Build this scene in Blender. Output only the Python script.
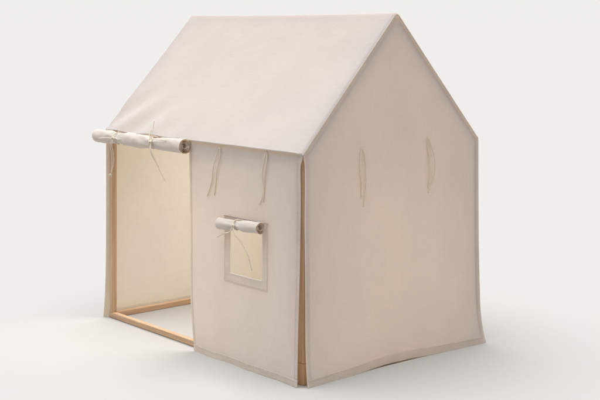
import bpy, bmesh, math
from mathutils import Vector, noise, Quaternion

S = bpy.context.scene
for o in list(bpy.data.objects):
    bpy.data.objects.remove(o)
COL = S.collection

# ------------------------------------------------------------------ camera
cam_data = bpy.data.cameras.new("camera")
cam = bpy.data.objects.new("camera", cam_data)
COL.objects.link(cam)
YAW = -0.8675
cam.location = (3.1442, -2.6820, 1.2484)
cam.rotation_euler = (math.pi / 2, 0, -YAW)
cam_data.sensor_width = 36.0
cam_data.lens = 1193.85 / 600 * 36.0
cam_data.shift_x = 0.0004
cam_data.shift_y = -(200 - 26.08) / 600
cam_data.clip_start = 0.05
cam_data.clip_end = 5000
S.camera = cam

# ------------------------------------------------------------------ studio light
S.view_settings.view_transform = 'Standard'
S.view_settings.look = 'None'
S.view_settings.exposure = 0.0
S.view_settings.gamma = 1.0
S.cycles.use_denoising = True
S.cycles.max_bounces = 12
S.cycles.diffuse_bounces = 8
S.cycles.transmission_bounces = 8

BASE = 0.15           # light from the studio walls
BACK = 0.72           # the lit white wall behind the tent
TOP = 4.6             # overhead glow added to the world, sets roof against walls
RIM = 0.6             # unseen glow added high behind on the left, brightens the interior
WARM = 0.28            # dim warm glow added on the right to tint the gable
KEY = 2.1             # soft box, high on the left
world = bpy.data.worlds.new("World")
S.world = world
world.use_nodes = True
nt = world.node_tree
nt.nodes.clear()
out = nt.nodes.new('ShaderNodeOutputWorld')
bg = nt.nodes.new('ShaderNodeBackground')
tc = nt.nodes.new('ShaderNodeTexCoord')


def lobe(direction, a, b, rgb):
    d = Vector(direction).normalized()
    v = nt.nodes.new('ShaderNodeVectorMath'); v.operation = 'DOT_PRODUCT'
    nt.links.new(tc.outputs['Generated'], v.inputs[0])
    v.inputs[1].default_value = d
    m = nt.nodes.new('ShaderNodeMapRange'); m.interpolation_type = 'SMOOTHSTEP'
    m.inputs['From Min'].default_value = a
    m.inputs['From Max'].default_value = b
    nt.links.new(v.outputs['Value'], m.inputs['Value'])
    s = nt.nodes.new('ShaderNodeVectorMath'); s.operation = 'SCALE'
    s.inputs[0].default_value = rgb
    nt.links.new(m.outputs['Result'], s.inputs['Scale'])
    return s.outputs[0]


def addv(a, b):
    n = nt.nodes.new('ShaderNodeVectorMath'); n.operation = 'ADD'
    nt.links.new(a, n.inputs[0])
    if isinstance(b, tuple):
        n.inputs[1].default_value = b
    else:
        nt.links.new(b, n.inputs[1])
    return n.outputs[0]


WT = (1.0, 0.991, 0.955)
view = (math.sin(YAW), math.cos(YAW), 0)
acc = lobe(view, 0.72, 0.95, tuple(BACK * c for c in WT))
acc = addv(acc, tuple(BASE * c for c in WT))
acc = addv(acc, lobe((0, 0, 1), 0.66, 0.99, tuple(TOP * c for c in (0.97, 0.985, 1.0))))
acc = addv(acc, lobe((-0.56, 0.47, 0.68), 0.76, 0.97, tuple(RIM * c for c in (1.0, 0.98, 0.95))))
acc = addv(acc, lobe((0.90, 0.12, 0.42), 0.60, 0.98, tuple(WARM * c for c in (1.0, 0.72, 0.47))))
acc = addv(acc, lobe((-0.45, -0.30, 0.84), 0.70, 0.98, tuple(KEY * c for c in (0.97, 0.985, 1.0))))
nt.links.new(acc, bg.inputs['Color'])
bg.inputs['Strength'].default_value = 1.0
nt.links.new(bg.outputs[0], out.inputs[0])
world.cycles.sampling_method = 'MANUAL'
world.cycles.sample_map_resolution = 1024


# unseen fill lamp added under the ridge, brightens floor and cloth from inside
ld = bpy.data.lights.new("inside_fill", 'AREA')
ld.shape = 'RECTANGLE'; ld.size = 0.75; ld.size_y = 0.3
ld.energy = 5.9
ld.color = (1.0, 0.965, 0.925)
ld.spread = math.radians(100)
lo = bpy.data.objects.new("inside_fill", ld); COL.objects.link(lo)
lo.location = (-0.70, 0.45, 1.13)

# ------------------------------------------------------------------ materials
def new_mat(name):
    m = bpy.data.materials.new(name); m.use_nodes = True
    t = m.node_tree; t.nodes.clear()
    o = t.nodes.new('ShaderNodeOutputMaterial')
    return m, t, o


def noise_node(t, coord, scale, detail=3, vec=(1, 1, 1), rough=0.55):
    mp = t.nodes.new('ShaderNodeMapping'); mp.inputs['Scale'].default_value = vec
    t.links.new(coord, mp.inputs['Vector'])
    n = t.nodes.new('ShaderNodeTexNoise')
    n.inputs['Scale'].default_value = scale
    n.inputs['Detail'].default_value = detail
    n.inputs['Roughness'].default_value = rough
    t.links.new(mp.outputs[0], n.inputs['Vector'])
    return n.outputs['Fac']


def mathn(t, op, a, b=None, c=None):
    n = t.nodes.new('ShaderNodeMath'); n.operation = op
    for i, v in enumerate((a, b, c)):
        if v is None:
            continue
        if isinstance(v, (int, float)):
            n.inputs[i].default_value = v
        else:
            t.links.new(v, n.inputs[i])
    return n.outputs[0]


def fabric(name, col, trans, fac, weave=1.0, slub=1.0):
    """Plain-weave cotton canvas: diffuse front, warm light coming through."""
    m, t, o = new_mat(name)
    tcn = t.nodes.new('ShaderNodeTexCoord')
    P = tcn.outputs['Object']
    warp = noise_node(t, P, 60, 2, (5.5, 5.5, 0.3))     # vertical threads
    weft = noise_node(t, P, 60, 2, (0.3, 0.3, 5.5))     # horizontal threads
    blot = noise_node(t, P, 5, 4)
    s = mathn(t, 'ADD', warp, weft)
    s = mathn(t, 'SUBTRACT', s, 1.0)
    s = mathn(t, 'MULTIPLY', s, 0.05 * slub)
    b = mathn(t, 'MULTIPLY', mathn(t, 'SUBTRACT', blot, 0.5), 0.07)
    v = mathn(t, 'ADD', mathn(t, 'ADD', s, b), 1.0)
    sc = t.nodes.new('ShaderNodeVectorMath'); sc.operation = 'SCALE'
    sc.inputs[0].default_value = col
    t.links.new(v, sc.inputs['Scale'])
    sc2 = t.nodes.new('ShaderNodeVectorMath'); sc2.operation = 'SCALE'
    sc2.inputs[0].default_value = trans
    v2 = mathn(t, 'ADD', mathn(t, 'MULTIPLY', mathn(t, 'SUBTRACT', v, 1.0), 3.0), 1.0)   # uneven thread shows most against the light
    t.links.new(v2, sc2.inputs['Scale'])
    h = mathn(t, 'ADD', warp, weft)
    bump = t.nodes.new('ShaderNodeBump')
    bump.inputs['Strength'].default_value = 0.18 * weave
    bump.inputs['Distance'].default_value = 0.001
    t.links.new(h, bump.inputs['Height'])
    soft = noise_node(t, P, 6, 3, (1.3, 1.3, 0.5))
    bump2 = t.nodes.new('ShaderNodeBump')
    bump2.inputs['Strength'].default_value = 0.35
    bump2.inputs['Distance'].default_value = 0.012
    t.links.new(soft, bump2.inputs['Height'])
    t.links.new(bump.outputs[0], bump2.inputs['Normal'])
    d = t.nodes.new('ShaderNodeBsdfDiffuse'); d.inputs['Roughness'].default_value = 0.6
    tr = t.nodes.new('ShaderNodeBsdfTranslucent')
    for n, c in ((d, sc), (tr, sc2)):
        t.links.new(c.outputs[0], n.inputs['Color'])
        t.links.new(bump2.outputs[0], n.inputs['Normal'])
    mx = t.nodes.new('ShaderNodeMixShader'); mx.inputs[0].default_value = fac
    t.links.new(d.outputs[0], mx.inputs[1]); t.links.new(tr.outputs[0], mx.inputs[2])
    t.links.new(mx.outputs[0], o.inputs[0])
    return m


CLOTH = fabric("natural_cotton", (0.686, 0.672, 0.680), (0.83, 0.650, 0.41), 0.35)
HEM = fabric("cotton_double_layer", (0.655, 0.632, 0.618), (0.76, 0.62, 0.45), 0.32)
BORDER = fabric("cotton_window_border", (0.78, 0.755, 0.745), (0.94, 0.90, 0.86), 0.60)
THIN = fabric("cotton_folded_hem", (0.80, 0.78, 0.765), (0.95, 0.92, 0.88), 0.74)
ROLLC = fabric("cotton_rolled", (0.755, 0.70, 0.65), (0.70, 0.50, 0.31), 0.22)


def wood_mat():
    m, t, o = new_mat("oiled_pine")
    tcn = t.nodes.new('ShaderNodeTexCoord'); P = tcn.outputs['Object']
    g = noise_node(t, P, 9, 4, (14, 14, 0.55))
    f = noise_node(t, P, 40, 3, (14, 14, 0.5))
    mixv = mathn(t, 'ADD', mathn(t, 'MULTIPLY', g, 0.75), mathn(t, 'MULTIPLY', f, 0.25))
    r = t.nodes.new('ShaderNodeValToRGB')
    r.color_ramp.elements[0].position = 0.3; r.color_ramp.elements[0].color = (0.39, 0.235, 0.135, 1)
    r.color_ramp.elements[1].position = 0.7; r.color_ramp.elements[1].color = (0.62, 0.43, 0.28, 1)
    t.links.new(mixv, r.inputs[0])
    b = t.nodes.new('ShaderNodeBump'); b.inputs['Strength'].default_value = 0.15
    b.inputs['Distance'].default_value = 0.001
    t.links.new(f, b.inputs['Height'])
    p = t.nodes.new('ShaderNodeBsdfPrincipled')
    t.links.new(r.outputs[0], p.inputs['Base Color'])
    t.links.new(b.outputs[0], p.inputs['Normal'])
    p.inputs['Roughness'].default_value = 0.55
    p.inputs['Specular IOR Level'].default_value = 0.3
    t.links.new(p.outputs[0], o.inputs[0])
    return m


WOOD = wood_mat()


def plain(name, col, rough=0.9, bumpy=0):
    m, t, o = new_mat(name)
    tcn = t.nodes.new('ShaderNodeTexCoord')
    p = t.nodes.new('ShaderNodeBsdfPrincipled')
    f = noise_node(t, tcn.outputs['Object'], 220 if bumpy else 30, 2)
    v = mathn(t, 'ADD', mathn(t, 'MULTIPLY', f, 0.30 if bumpy else 0.008), 0.85 if bumpy else 0.996)
    sc = t.nodes.new('ShaderNodeVectorMath'); sc.operation = 'SCALE'
    sc.inputs[0].default_value = col
    t.links.new(v, sc.inputs['Scale'])
    t.links.new(sc.outputs[0], p.inputs['Base Color'])
    p.inputs['Roughness'].default_value = rough
    p.inputs['Specular IOR Level'].default_value = 0.0
    t.links.new(p.outputs[0], o.inputs[0])
    return m


CORD = plain("cotton_cord", (0.66, 0.575, 0.48), 0.9, 1)
FLOORM = plain("white_studio_floor", (0.393, 0.384, 0.3705))

# ------------------------------------------------------------------ helpers
L, W, HE, HR = 1.290, 0.900, 0.8067, 1.300
ROOT = None


def finish(name, bm, mat, parent=None, smooth=True, label=None):
    me = bpy.data.meshes.new(name)
    bm.normal_update()
    bm.to_mesh(me); bm.free()
    if smooth:
        for p in me.polygons:
            p.use_smooth = True
    me.materials.append(mat)
    o = bpy.data.objects.new(name, me)
    COL.objects.link(o)
    if parent is not None:
        o.parent = parent
        w = Vector((0, 0, 0))
        q = parent
        while q is not None:
            w = w + q.location
            q = q.parent
        o.location = -w          # vertices are given in world space
    if label:
        o['label'] = label
    return o


def sheet(us, vs, fn, skip=None, flip=False):
    """A cloth sheet: fn(u, v) -> point. skip(u0,u1,v0,v1) leaves a cell out."""
    bm = bmesh.new()
    grid = [[bm.verts.new(fn(u, v)) for v in vs] for u in us]
    for i in range(len(us) - 1):
        for j in range(len(vs) - 1):
            if skip and skip(us[i], us[i + 1], vs[j], vs[j + 1]):
                continue
            q = [grid[i][j], grid[i + 1][j], grid[i + 1][j + 1], grid[i][j + 1]]
            bm.faces.new(q[::-1] if flip else q)
    loose = [v for v in bm.verts if not v.link_faces]
    bmesh.ops.delete(bm, geom=loose, context='VERTS')
    return bm


def lin(a, b, n):
    return [a + (b - a) * i / n for i in range(n + 1)]


def clampf(x, a=0.0, b=1.0):
    return max(a, min(b, x))


def sstep(a, b, x):
    t = clampf((x - a) / (b - a)); return t * t * (3 - 2 * t)


def nz(x, y, s=0.0):
    return noise.noise(Vector((x, y, s)))


def beam(name, p0, p1, sx, sy, parent, roll=0.0, label=None, bev=0.0025):
    """A planed timber batten with eased edges, long axis local Z."""
    p0, p1 = Vector(p0), Vector(p1)
    d = p1 - p0
    bm = bmesh.new()
    bmesh.ops.create_cube(bm, size=1.0)
    for v in bm.verts:
        v.co = Vector((v.co.x * sx, v.co.y * sy, (v.co.z + 0.5) * d.length))
    bmesh.ops.bevel(bm, geom=list(bm.edges), offset=bev, segments=2, profile=0.5, affect='EDGES')
    me = bpy.data.meshes.new(name); bm.to_mesh(me); bm.free()
    me.materials.append(WOOD)
    o = bpy.data.objects.new(name, me); COL.objects.link(o)
    o.parent = parent
    q = d.to_track_quat('Z', 'Y') @ Quaternion((0, 0, 1), roll)
    o.rotation_mode = 'QUATERNION'; o.rotation_quaternion = q
    w = Vector((0, 0, 0)); k = parent
    while k is not None:
        w = w + k.location; k = k.parent
    o.location = p0 - w
    if label:
        o['label'] = label
    return o


def smooth_path(pts, n=8):
    P = [Vector(p) for p in pts]
    P = [P[0] * 2 - P[1]] + P + [P[-1] * 2 - P[-2]]
    res = []
    for i in range(1, len(P) - 2):
        for k in range(n):
            t = k / n
            a, b, c, d = P[i - 1], P[i], P[i + 1], P[i + 2]
            res.append(0.5 * ((2 * b) + (c - a) * t + (2 * a - 5 * b + 4 * c - d) * t * t + (3 * b - a - 3 * c + d) * t ** 3))
    res.append(P[-2])
    return res


def tube_into(bm, pts, r, sides=7, n=8, taper=0.75):
    path = smooth_path(pts, n)
    rings = []
    prev = None
    for i, p in enumerate(path):
        d = (path[min(i + 1, len(path) - 1)] - path[max(i - 1, 0)]).normalized()
        if prev is None:
            a = d.orthogonal().normalized()
        else:
            a = (prev - d * prev.dot(d)).normalized()
        prev = a
        b = d.cross(a)
        rr = r * (taper if i in (0, len(path) - 1) else 1) * (1 + 0.10 * math.sin(i * 1.7))
        rings.append([bm.verts.new(p + (a * math.cos(2 * math.pi * k / sides) + b * math.sin(2 * math.pi * k / sides)) * rr) for k in range(sides)])
    for i in range(len(rings) - 1):
        for k in range(sides):
            bm.faces.new((rings[i][k], rings[i][(k + 1) % sides], rings[i + 1][(k + 1) % sides], rings[i + 1][k]))
    bm.faces.new(rings[0][::-1]); bm.faces.new(rings[-1])


def knot_into(bm, c, r):
    c = Vector(c)
    pts = []
    for i in range(15):
        a = i / 14 * 2 * math.pi * 1.6
        pts.append(c + Vector((math.cos(a) * r * 0.8, -0.4 * r + 0.5 * r * math.sin(a * 1.5), math.sin(a) * r)))
    tube_into(bm, pts, r * 0.55, 6, 3)


# ------------------------------------------------------------------ floor
bm = bmesh.new()
bmesh.ops.create_circle(bm, cap_ends=True, segments=96, radius=2500)
fl = finish("floor", bm, FLOORM, None, False)
fl['kind'] = 'structure'
fl['label'] = 'seamless plain white studio floor under the tent'

# ------------------------------------------------------------------ the tent
ROOT = bpy.data.objects.new("play_tent", None)
COL.objects.link(ROOT)
ROOT.location = (-L / 2, W / 2, 0)
ROOT['label'] = 'house shaped cream cotton play tent on a wooden frame, door flap rolled up'
ROOT['category'] = 'play tent'

# ---- wooden frame
T = 0.023
h = T / 2
IN = 0.0045                       # frame sits this far inside the cloth planes
xn, xf = -IN - h, -L + IN + h     # near (right) and far (left) frame
yn, yb = IN + h, W - IN - h
RZ = HR - 0.034
for x in (xn, xf):
    near = x == xn
    for y in (yn, yb):
        z0 = 0.075 if near else T + 0.0005
        wd = 0.014 if near else 0.0
        post = beam("post", (x - wd / 2, y, z0), (x - wd / 2, y, HE - 0.012), T + wd, T, ROOT)
        if near:
            beam("foot", (x - 0.007, y, 0.0008), (x - 0.007, y, 0.0747), T + 0.0146, T + 0.0006, post, bev=0.0012)
    ya, yz = (yn + h + 0.006, yb - h - 0.003) if near else (0.03, W - 0.03)
    beam("bottom_rail", (x, ya, h + 0.0004), (x, yz, h + 0.0004), T, T, ROOT)
    s = 1 if near else -1
    for a, b in (((yn, HE - 0.010), (W / 2 - 0.002, RZ)), ((yb, HE - 0.010), (W / 2 + 0.002, RZ))):
        beam("rafter", (x, a[0], a[1]), (x, b[0], b[1]), T, T, ROOT)
beam("bottom_rail", (-L + 0.001, yn, h + 0.001), (xn - h - 0.026, yn, h + 0.001), T, T, ROOT)
beam("bottom_rail", (-L + 0.03, yb, h + 0.001), (xn - h - 0.026, yb, h + 0.001), T, T, ROOT)
for y in (yn, yb):
    beam("eave_rail", (xf + h + 0.001, y, HE - 0.03), (xn - h - 0.001, y, HE - 0.03), T, T, ROOT)
beam("ridge_beam", (xf + h + 0.001, W / 2, HR - 0.034), (xn - h - 0.001, W / 2, HR - 0.034), T, T, ROOT)

# ---- roof: one sheet from eave to eave over the ridge
slope = math.hypot(W / 2, HR - HE)
ROOF_X0, ROOF_X1 = -L - 0.007, 0.0078


def roof_pt(u, x):
    """u: -1 front eave .. 0 ridge .. 1 back eave."""
    a = abs(u)
    rr = 0.03
    a2 = a if a > rr else (a * a / (2 * rr) + rr / 2)          # soft ridge
    y = W / 2 + math.copysign(a, u) * (W / 2 + (0.009 if u < 0 else 0.0055))
    z = HR + 0.003 - a2 * (HR - HE + 0.004)
    tx = (x - ROOF_X0) / (ROOF_X1 - ROOF_X0)
    ed = clampf(min(tx, 1 - tx) * 9)
    sag = 0.006 * math.sin(math.pi * clampf(a)) * ed
    w = 0.0030 * nz(x * 3.2, a * 2.5, 3 + (u > 0)) * ed * clampf(a * 4)
    # slack near the front eave over the rolled door
    sl = math.exp(-((tx - 0.10) / 0.16) ** 2) * math.exp(-((a - 0.88) / 0.16) ** 2) * (u < 0)
    w += 0.008 * sl * math.sin(x * 26 + a * 14)
    sl2 = math.exp(-((tx - 0.33) / 0.14) ** 2) * math.exp(-((a - 0.93) / 0.10) ** 2) * (u < 0)
    w += 0.005 * sl2 * math.sin(x * 30 - a * 9 + 1)
    w += 0.0011 * nz(x * 38, 2.0, u > 0) * sstep(0.90, 0.99, a) + 0.0016 * nz(x * 7, a * 6, 21) * sstep(0.6, 0.95, a)
    n = Vector((0, -(HR - HE) * (1 if u < 0 else -1), W / 2)).normalized()
    p = Vector((x, y, z)) + n * (w - sag + 0.004 - 0.0075 * max(0.0, 1 - min(x - ROOF_X0, ROOF_X1 - x) / 0.012) ** 2)
    # ridge dips a touch between the two gables
    p.z -= 0.0035 * math.sin(math.pi * clampf(tx)) * (1 - a)
    return p


us = lin(-1, -0.06, 60) + lin(-0.05, 0.05, 10) + lin(0.06, 1, 40)
xs = lin(ROOF_X0, ROOF_X0 + 0.012, 6) + lin(ROOF_X0 + 0.02, ROOF_X1 - 0.02, 104) + lin(ROOF_X1 - 0.012, ROOF_X1, 6)
roof = finish("roof", sheet(us, xs, roof_pt), CLOTH, ROOT)
# turned edge along the front eave
for sgn in (-1,):
    bm = bmesh.new()
    tube_into(bm, [roof_pt(sgn, x) + Vector((0, -sgn * -0.0005, -0.001)) for x in lin(ROOF_X0, ROOF_X1, 40)], 0.0028, 8, 2, 1.0)
    finish("eave_seam", bm, HEM, roof)


# ---- gables
def gable_out(y, z, side):
    """distance of the cloth outside the frame plane"""
    a = clampf(1 - z / 0.8)
    s = 3.0 * side
    f = 0.0045 + (0.018 if side > 0 else 0.012) * (0.35 * a ** 3 + 0.65 * a ** 9) * (1 - 0.75 * math.exp(-((y - 0.44) / 0.22) ** 2) * (side > 0))
    edge = max(0.0, 1 - min(y, W - y) / 0.15)
    f += 0.005 * a ** 8 * edge
    f += (0.004 * a + 0.0014) * nz(y * 5.0, z * 1.6, 11 + s) * clampf(a * 2 + 0.25)
    if side > 0:          # little pleats where the ties are sewn in
        for py, pz0, pz1 in ((0.268, 0.60, 0.815), (0.612, 0.61, 0.835)):
            f -= 0.0035 * math.exp(-((y - py) / 0.013) ** 2) * sstep(pz0, pz0 + 0.06, z) * sstep(pz1, pz1 - 0.03, z)
            f += 0.0022 * math.exp(-((y - py - 0.03) / 0.016) ** 2) * sstep(pz0, pz0 + 0.06, z) * sstep(pz1, pz1 - 0.03, z)
    f += 0.002 * nz(y * 14.0, z * 3.0, 17 + s) * a * a
    return f


def gable_pt(y, v, side, off=0.0):
    ytop = clampf(y, 0, W)
    aa = abs(ytop - W / 2) / (W / 2)
    aa = aa if aa > 0.03 else aa * aa / 0.06 + 0.015
    ztop = HE + (HR - HE) * (1 - aa) + 0.005
    hem = 0.001 + (0.0065 * math.exp(-((y - 0.44) / 0.19) ** 2) if side > 0 else 0.002 * abs(nz(y * 4, 1)))
    z = hem + v * (ztop - hem)
    x = gable_out(y, z, side) + off
    a = clampf(1 - z / 0.8)
    # flare of the free vertical edges at the foot
    yy = y
    if y > W - 0.25:
        yy += 0.020 * a ** 10 * (y - (W - 0.25)) / 0.25
    if y < 0.2:
        e = (0.2 - y) / 0.2
        if side > 0:   # the slit: edge pulls back from the corner
            yy += e * (0.0060 * sstep(0.805, 0.76, z) + 0.0035 * nz(z * 4.3, 2.2) * sstep(0.8, 0.6, z)) - e * 0.006 * a ** 6
        else:
            yy -= e * 0.004 * a ** 4
    return Vector((x if side > 0 else -L - x, yy, z))


for side in (1, -1):
    ys = lin(-0.004 if side > 0 else -0.006, W + 0.004, 180)
    vs = lin(0, 1, 90)
    g = finish("gable_wall", sheet(ys, vs, lambda y, v: gable_pt(y, v, side), flip=side < 0), CLOTH, ROOT,
               label='right gable wall with two hanging ties' if side > 0 else 'left gable wall seen glowing through the door')
    # bands: bottom hem, rakes, vertical edges (double cloth)
    bm = sheet(ys, lin(0, 1, 4), lambda y, t: gable_pt(y, 0.023 * t / (0.62 + 0.38 * (1 - abs(y - W / 2) / (W / 2))), side, 0.0015), flip=side < 0)
    finish("bottom_hem", bm, THIN, g)

    def rake(y, t):
        p1 = gable_pt(y, 1, side, 0.0018)
        d = Vector((0, 0, -1))
        return p1 + d * (t * 0.024)
    for ya, yb_ in ((0.0, W / 2), (W / 2, W)):
        bm = sheet(lin(ya, yb_, 40), lin(0, 1, 3), rake, flip=side < 0)
        finish("rake_seam", bm, THIN, g)
    if side > 0:
        gable_near = g
    for (ya, yb_) in ((ys[0], 0.018), (W - 0.016, ys[-1])):
        bm = sheet(lin(ya, yb_, 3), lin(0.03, 0.985, 70), lambda y, v: gable_pt(y, v, side, 0.0016), flip=side < 0)
        finish("side_hem", bm, THIN, g)

# ---- back wall
def back_pt(x, z):
    a = clampf(1 - z / 0.8)
    y = W + 0.0045 + 0.02 * a ** 3 + (0.006 * a + 0.001) * nz(x * 4, z * 1.5, 40)
    return Vector((x, y, z))


finish("back_wall", sheet(lin(-L - 0.004, 0.004, 80), lin(0.002, HE - 0.002, 50), back_pt, flip=True), CLOTH, ROOT)


# ---- front wall: the panel right of the doorway, with its window
def front_x(s, z):
    """s 0..1 across the panel -> x, edges drift as the cloth hangs"""
    a = clampf(1 - z / 0.8)
    xl = -0.676 + 0.010 * a + 0.052 * a ** 4
    xr = 0.004 - 0.0138 * sstep(0.803, 0.755, z) - 0.004 * nz(z * 3.7, 5.0) * sstep(0.8, 0.6, z) + 0.0105 * a ** 5
    return xl + (xr - xl) * s


def front_y(x, z):
    a = clampf(1 - z / 0.8)
    f = 0.0045 + 0.021 * a ** 2.6
    # soft vertical folds falling from the eave
    f += (0.0042 * a + 0.0022) * nz(x * 7.5 + 0.6 * z, z * 1.3, 7.0) * clampf(a * 3 + 0.2)
    f += (0.0028 * a ** 1.2) * math.sin(x * 23 + 1.4 * z + 0.8) * clampf(a * 1.6)
    f += 0.0065 * nz(x * 8 + z * 1.2, z * 1.1, 31) * math.sin(math.pi * clampf(z / 0.8)) ** 2
    f += 0.0035 * nz(x * 15 - z * 2.0, z * 2.2, 33) * clampf(a * 1.3) * clampf(z / 0.08)
    f += 0.003 * math.exp(-((x + 0.63) / 0.05) ** 2) * math.sin(z * 9) * a
    f += 0.0012 * nz(x * 22, z * 5, 9) * a
    f = max(f, 0.003)
    return -f


def front_pt(x, z, off=0.0):
    return Vector((x, front_y(x, z) - off, z))


WX0, WX1, WZ0, WZ1 = -0.4065, -0.2185, 0.334, 0.520      # the window opening
PX0, PX1, PZ0, PZ1 = -0.4385, -0.1870, 0.2985, 0.541     # its sewn border


def s_of(x, z):
    a, b = front_x(0, z), front_x(1, z)
    return (x - a) / (b - a)


# panel grid in (s,z); the opening follows constant x closely, so warp the grid lines to it
zs = sorted(set(lin(0.002, WZ0, 46) + lin(WZ0, WZ1, 24) + lin(WZ1, HE - 0.002, 34)))


def panel_pt(k, z):
    # k 0..3: left edge, window left, window right, right edge (piecewise)
    xe = (front_x(0, z), WX0, WX1, front_x(1, z))
    i = min(int(k), 2)
    x = xe[i] + (xe[i + 1] - xe[i]) * (k - i)
    return front_pt(x, z)


ks = lin(0, 1, 36)[:-1] + lin(1, 2, 24)[:-1] + lin(2, 3, 30)
e9 = 1e-6
bm = sheet(ks, zs, panel_pt, skip=lambda a, b, c, d: a > 1 - e9 and b < 2 + e9 and c > WZ0 - e9 and d < WZ1 + e9, flip=False)
front = finish("front_wall", bm, CLOTH, ROOT)
# hems
bm = sheet(lin(0, 1, 90), lin(0.0025, 0.026, 4), lambda s, z: front_pt(front_x(s, z), z, 0.0018 + 0.0012 * nz(s * 45, z * 12)))
finish("bottom_hem", bm, THIN, front)
for s0, s1, n in ((0.0, 0.022, 3), (0.976, 1.0, 3)):
    bm = sheet(lin(s0, s1, n), lin(0.031, HE - 0.006, 90), lambda s, z: front_pt(front_x(s, z), z, 0.0016))
    finish("side_hem", bm, THIN, front)
# window border: four strips butted end to end, slightly puckered
bm = bmesh.new()
for (x0, x1, z0, z1) in ((PX0, WX0, PZ0, PZ1), (WX1, PX1, PZ0, PZ1), (WX0, WX1, PZ0, WZ0), (WX0, WX1, WZ1, PZ1)):
    sb = sheet(lin(x0, x1, max(4, int((x1 - x0) / 0.006))), lin(z0, z1, max(4, int((z1 - z0) / 0.006))),
               lambda x, z: front_pt(x, z, 0.0022 + 0.0009 * nz(x * 55, z * 55, 4)))
    me = bpy.data.meshes.new("tmp"); sb.to_mesh(me); sb.free(); bm.from_mesh(me); bpy.data.meshes.remove(me)
finish("window_border", bm, BORDER, front)


# ---- rolls of cloth
def make_roll(x0, x1, yc, zc, r, turns, pinches, top, seed, tilt=0.0, r_in=0.008, bulge=0.0):
    """A flap hanging from `top`(x) behind the roll and wound up outwards."""
    N = int(turns * 28)
    xs_ = lin(x0, x1, 90)

    def pt(x, k):
        t = (x - x0) / (x1 - x0)
        cz = zc + tilt * (t - 0.5) + 0.0035 * nz(x * 6, seed)
        cy = yc + 0.003 * nz(x * 5, seed + 3)
        pin = 1.0
        for px, amt, wd in pinches:
            pin -= amt * math.exp(-((x - px) / wd) ** 2)
        if k < 6:     # the hanging part, from the eave down behind the roll
            tp = Vector(top(x)); e = Vector((x, cy + r * pin * 0.98, cz))
            return tp + (e - tp) * (k / 6)
        th = (k - 6) / 28 * 2 * math.pi
        rad = (r + (r_in - r) * (k - 6) / N) * pin
        near_tie = max([math.exp(-((x - q[0]) / (q[2] * 2.4)) ** 2) for q in pinches])
        rad *= 1 + 0.10 * nz(x * 9, th * 0.7, seed) + 0.075 * nz(x * 24 + th * 0.6, th * 1.6, seed + 8) + 0.03 * nz(x * 70, th * 4, seed + 9)
        rad *= 1 + near_tie * (0.08 * math.sin(th * 5 + x * 40) + 0.16 * nz(x * 22, th * 2.2, seed + 5))
        if th < 0.3:
            rad = rad + 0
        return Vector((x + 0.004 * nz(th * 0.5, seed, 2) * (1 if t > 0.5 else -1), cy + rad * math.cos(th) * (0.96 + 0.10 * nz(x * 4, seed, 1.7)), cz - rad * math.sin(th) * (0.97 + 0.12 * nz(x * 4, seed, 5.1)) - 0.002 * nz(th * 0.9, seed, 3)))
    return sheet(xs_, list(range(0, N + 7)), pt)


TA, TB = -1.150, -0.880         # where the two ties pinch the door roll
bm = make_roll(-1.316, -0.664, -0.034, 0.7820, 0.0320, 3.6, ((TA, 0.29, 0.045), (TB, 0.29, 0.040)),
               lambda x: (x, -0.0085 - 0.02 * sstep(-L, -L - 0.012, x) , 0.8035 - 0.014 * sstep(-L, -L - 0.012, x)), 2.0, 0.004, 0.009)
roll = finish("rolled_door_flap", bm, ROLLC, ROOT)
CR = 0.0019
ry = -0.062
zc = 0.7755
# left tie: bow lying on the roll with two long ends
def ring(x, r, y0, z0):
    return [(x + 0.003 * math.sin(a * 2), y0 + r * math.cos(a), z0 + r * math.sin(a)) for a in [i / 12 * 2 * math.pi for i in range(13)]]


def tie(parent, strands, rings, knots, r=CR):
    bm = bmesh.new()
    for p in strands:
        tube_into(bm, p, r)
    for p in rings:
        tube_into(bm, p, r, 7, 3)
    for c, kr in knots:
        knot_into(bm, c, kr)
    return finish("tie_cord", bm, CORD, parent)


k1 = Vector((-1.146, -0.061, 0.781))
tie(roll,
    [[k1, (-1.175, -0.066, 0.7815), (-1.215, -0.067, 0.779), (-1.255, -0.066, 0.774)],
     [k1, (-1.125, -0.064, 0.784), (-1.105, -0.063, 0.780), (-1.085, -0.064, 0.784)],
     [k1, (-1.155, -0.070, 0.757), (-1.158, -0.062, 0.715), (-1.170, -0.052, 0.672), (-1.190, -0.045, 0.628)],
     [k1, (-1.146, -0.068, 0.757), (-1.149, -0.060, 0.720), (-1.160, -0.051, 0.680), (-1.186, -0.046, 0.632)]],
    [ring(TA, 0.0245, -0.035, 0.7805)],
    [(k1, 0.0052), ((-1.192, -0.045, 0.622), 0.0050)])
k2 = Vector((-0.868, -0.058, 0.785))
tie(roll,
    [[k2, (-0.872, -0.050, 0.815), (-0.878, -0.040, 0.845), (-0.883, -0.032, 0.870)],
     [k2, (-0.884, -0.053, 0.812), (-0.887, -0.042, 0.835)],
     [k2, (-0.84, -0.062, 0.800), (-0.80, -0.062, 0.800), (-0.755, -0.060, 0.803)],
     [k2, (-0.855, -0.066, 0.757), (-0.838, -0.060, 0.722), (-0.815, -0.050, 0.675), (-0.785, -0.044, 0.637)],
     [k2, (-0.860, -0.066, 0.755), (-0.846, -0.058, 0.720), (-0.824, -0.050, 0.690)]],
    [ring(TB, 0.0245, -0.035, 0.7825)],
    [(k2, 0.0058)])

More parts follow.
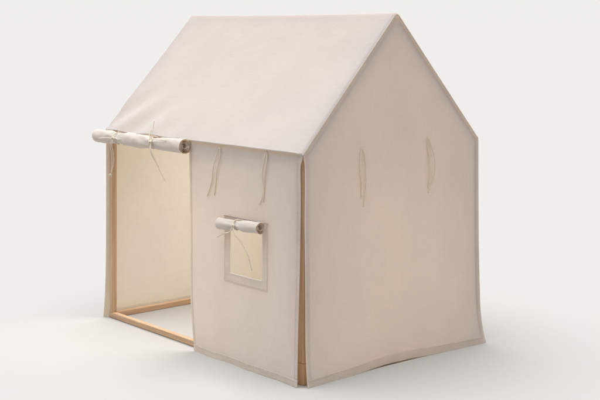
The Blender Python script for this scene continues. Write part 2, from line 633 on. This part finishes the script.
# window flap
wy = front_y(-0.31, 0.52)
bm = make_roll(-0.446, -0.196, wy - 0.027, 0.5215, 0.0245, 2.6, ((-0.333, 0.28, 0.026),),
               lambda x: (x, front_y(x, 0.543) - 0.004, 0.541), 6.0, 0.011, 0.010)
wroll = finish("rolled_window_flap", bm, ROLLC, front)
k3 = Vector((-0.328, wy - 0.049, 0.5205))
tie(wroll,
    [[k3, (-0.345, wy - 0.054, 0.497), (-0.385, wy - 0.044, 0.487), (-0.425, wy - 0.034, 0.473), (-0.462, wy - 0.026, 0.458)],
     [k3, (-0.318, wy - 0.054, 0.497), (-0.295, wy - 0.044, 0.470), (-0.262, wy - 0.036, 0.425), (-0.243, wy - 0.030, 0.368)]],
    [ring(-0.333, 0.0187, wy - 0.027, 0.5215)],
    [(k3, 0.005)], 0.0023)
bm = bmesh.new()
tube_into(bm, [front_pt(x, 0.5425 + 0.002 * nz(x * 20, 1), 0.004) for x in lin(PX0 - 0.006, PX1 + 0.004, 14)], 0.0019, 7, 3, 1.0)
finish("window_top_seam", bm, HEM, front)


# ---- stitching along the seams
THREAD = plain("sewing_thread", (0.60, 0.53, 0.46), 0.9)


def stitch(parent, *lines):
    for fn, length in lines:          # one running thread per seam
        bm = bmesh.new()
        n = max(8, int(length / 0.004))
        tube_into(bm, [fn(i / n) for i in range(n + 1)], 0.0005, 4, 1, 1.0)
        finish("stitching", bm, THREAD, parent)


def fline(x0, z0, x1, z1, off):
    return lambda t: front_pt(x0 + (x1 - x0) * t, z0 + (z1 - z0) * t, off)


stitch(front,
       (lambda t: front_pt(front_x(0.004 + 0.992 * t, 0.025), 0.0245, 0.0035), 0.63),
       (lambda t: front_pt(front_x(0.020, 0.03 + 0.76 * t), 0.03 + 0.76 * t, 0.0022), 0.76),
       (lambda t: front_pt(front_x(0.978, 0.03 + 0.74 * t), 0.03 + 0.74 * t, 0.0022), 0.74),
       (fline(PX0 + 0.003, PZ0 + 0.004, PX1 - 0.003, PZ0 + 0.004, 0.0033), 0.25),
       (fline(PX0 + 0.003, PZ0 + 0.004, PX0 + 0.003, PZ1 - 0.002, 0.0033), 0.24),
       (fline(PX1 - 0.003, PZ0 + 0.004, PX1 - 0.003, PZ1 - 0.002, 0.0033), 0.24),
       (fline(WX0 - 0.002, WZ0 - 0.004, WX1 + 0.002, WZ0 - 0.004, 0.0033), 0.19))


def gline(y, v, off=0.0028):
    return gable_pt(y, v, 1, off)


stitch(gable_near,
       (lambda t: gline(0.004 + (W - 0.006) * t, 0.026), 0.9),
       (lambda t: gable_pt(0.01 + (W / 2 - 0.01) * t, 1, 1, 0.0030) + Vector((0, 0, -0.021)), 0.66),
       (lambda t: gable_pt(W / 2 + (W / 2 - 0.01) * t, 1, 1, 0.0030) + Vector((0, 0, -0.021)), 0.66),
       (lambda t: gline(W - 0.014, 0.05 + 0.92 * t), 0.75))


# ---- loose ties hanging on the front wall and on the gable
def fcord(pts):
    return [front_pt(x, z, o) for x, z, o in pts]


for (xa, za, xb, zb, seed) in ((-0.476, 0.793, -0.552, 0.600, 0), (-0.194, 0.801, -0.236, 0.604, 1)):
    dx = xb - xa
    p1 = fcord([(xa, za, 0.004), (xa + dx * 0.16, za - 0.03, 0.009), (xa + dx * 0.48, za - 0.085, 0.007),
                (xa + dx * (0.58 if seed == 0 else 0.40), za - 0.125, 0.005), (xa + dx * (0.78 if seed == 0 else 0.45), za - 0.16, 0.004), (xb, zb, 0.003)])
    p2 = fcord([(xa + 0.004, za, 0.004), (xa + 0.006, za - 0.035, 0.007), (xa + dx * 0.20, za - 0.09, 0.005),
                (xa + dx * 0.28, za - 0.13, 0.004), (xa + dx * 0.42, za - 0.185, 0.003)])
    tie(front, [p1, p2], [], [], 0.0021)


def gcord(pts):
    return [Vector((gable_out(y, z, 1) + o, y, z)) for y, z, o in pts]


tie(gable_near, [gcord([(0.275, 0.8085, 0.002), (0.281, 0.785, 0.007), (0.286, 0.735, 0.007), (0.288, 0.69, 0.006), (0.284, 0.64, 0.005), (0.279, 0.595, 0.003)]),
                 gcord([(0.273, 0.8085, 0.002), (0.265, 0.78, 0.006), (0.262, 0.73, 0.006), (0.270, 0.68, 0.005), (0.270, 0.63, 0.003)])], [], [], 0.0018)
tie(gable_near, [gcord([(0.619, 0.827, 0.002), (0.625, 0.800, 0.009), (0.638, 0.755, 0.012), (0.642, 0.705, 0.012), (0.633, 0.655, 0.008), (0.614, 0.616, 0.003)]),
                 gcord([(0.617, 0.829, 0.002), (0.614, 0.79, 0.005), (0.622, 0.735, 0.007), (0.622, 0.68, 0.006), (0.617, 0.634, 0.003)])], [], [], 0.0018)
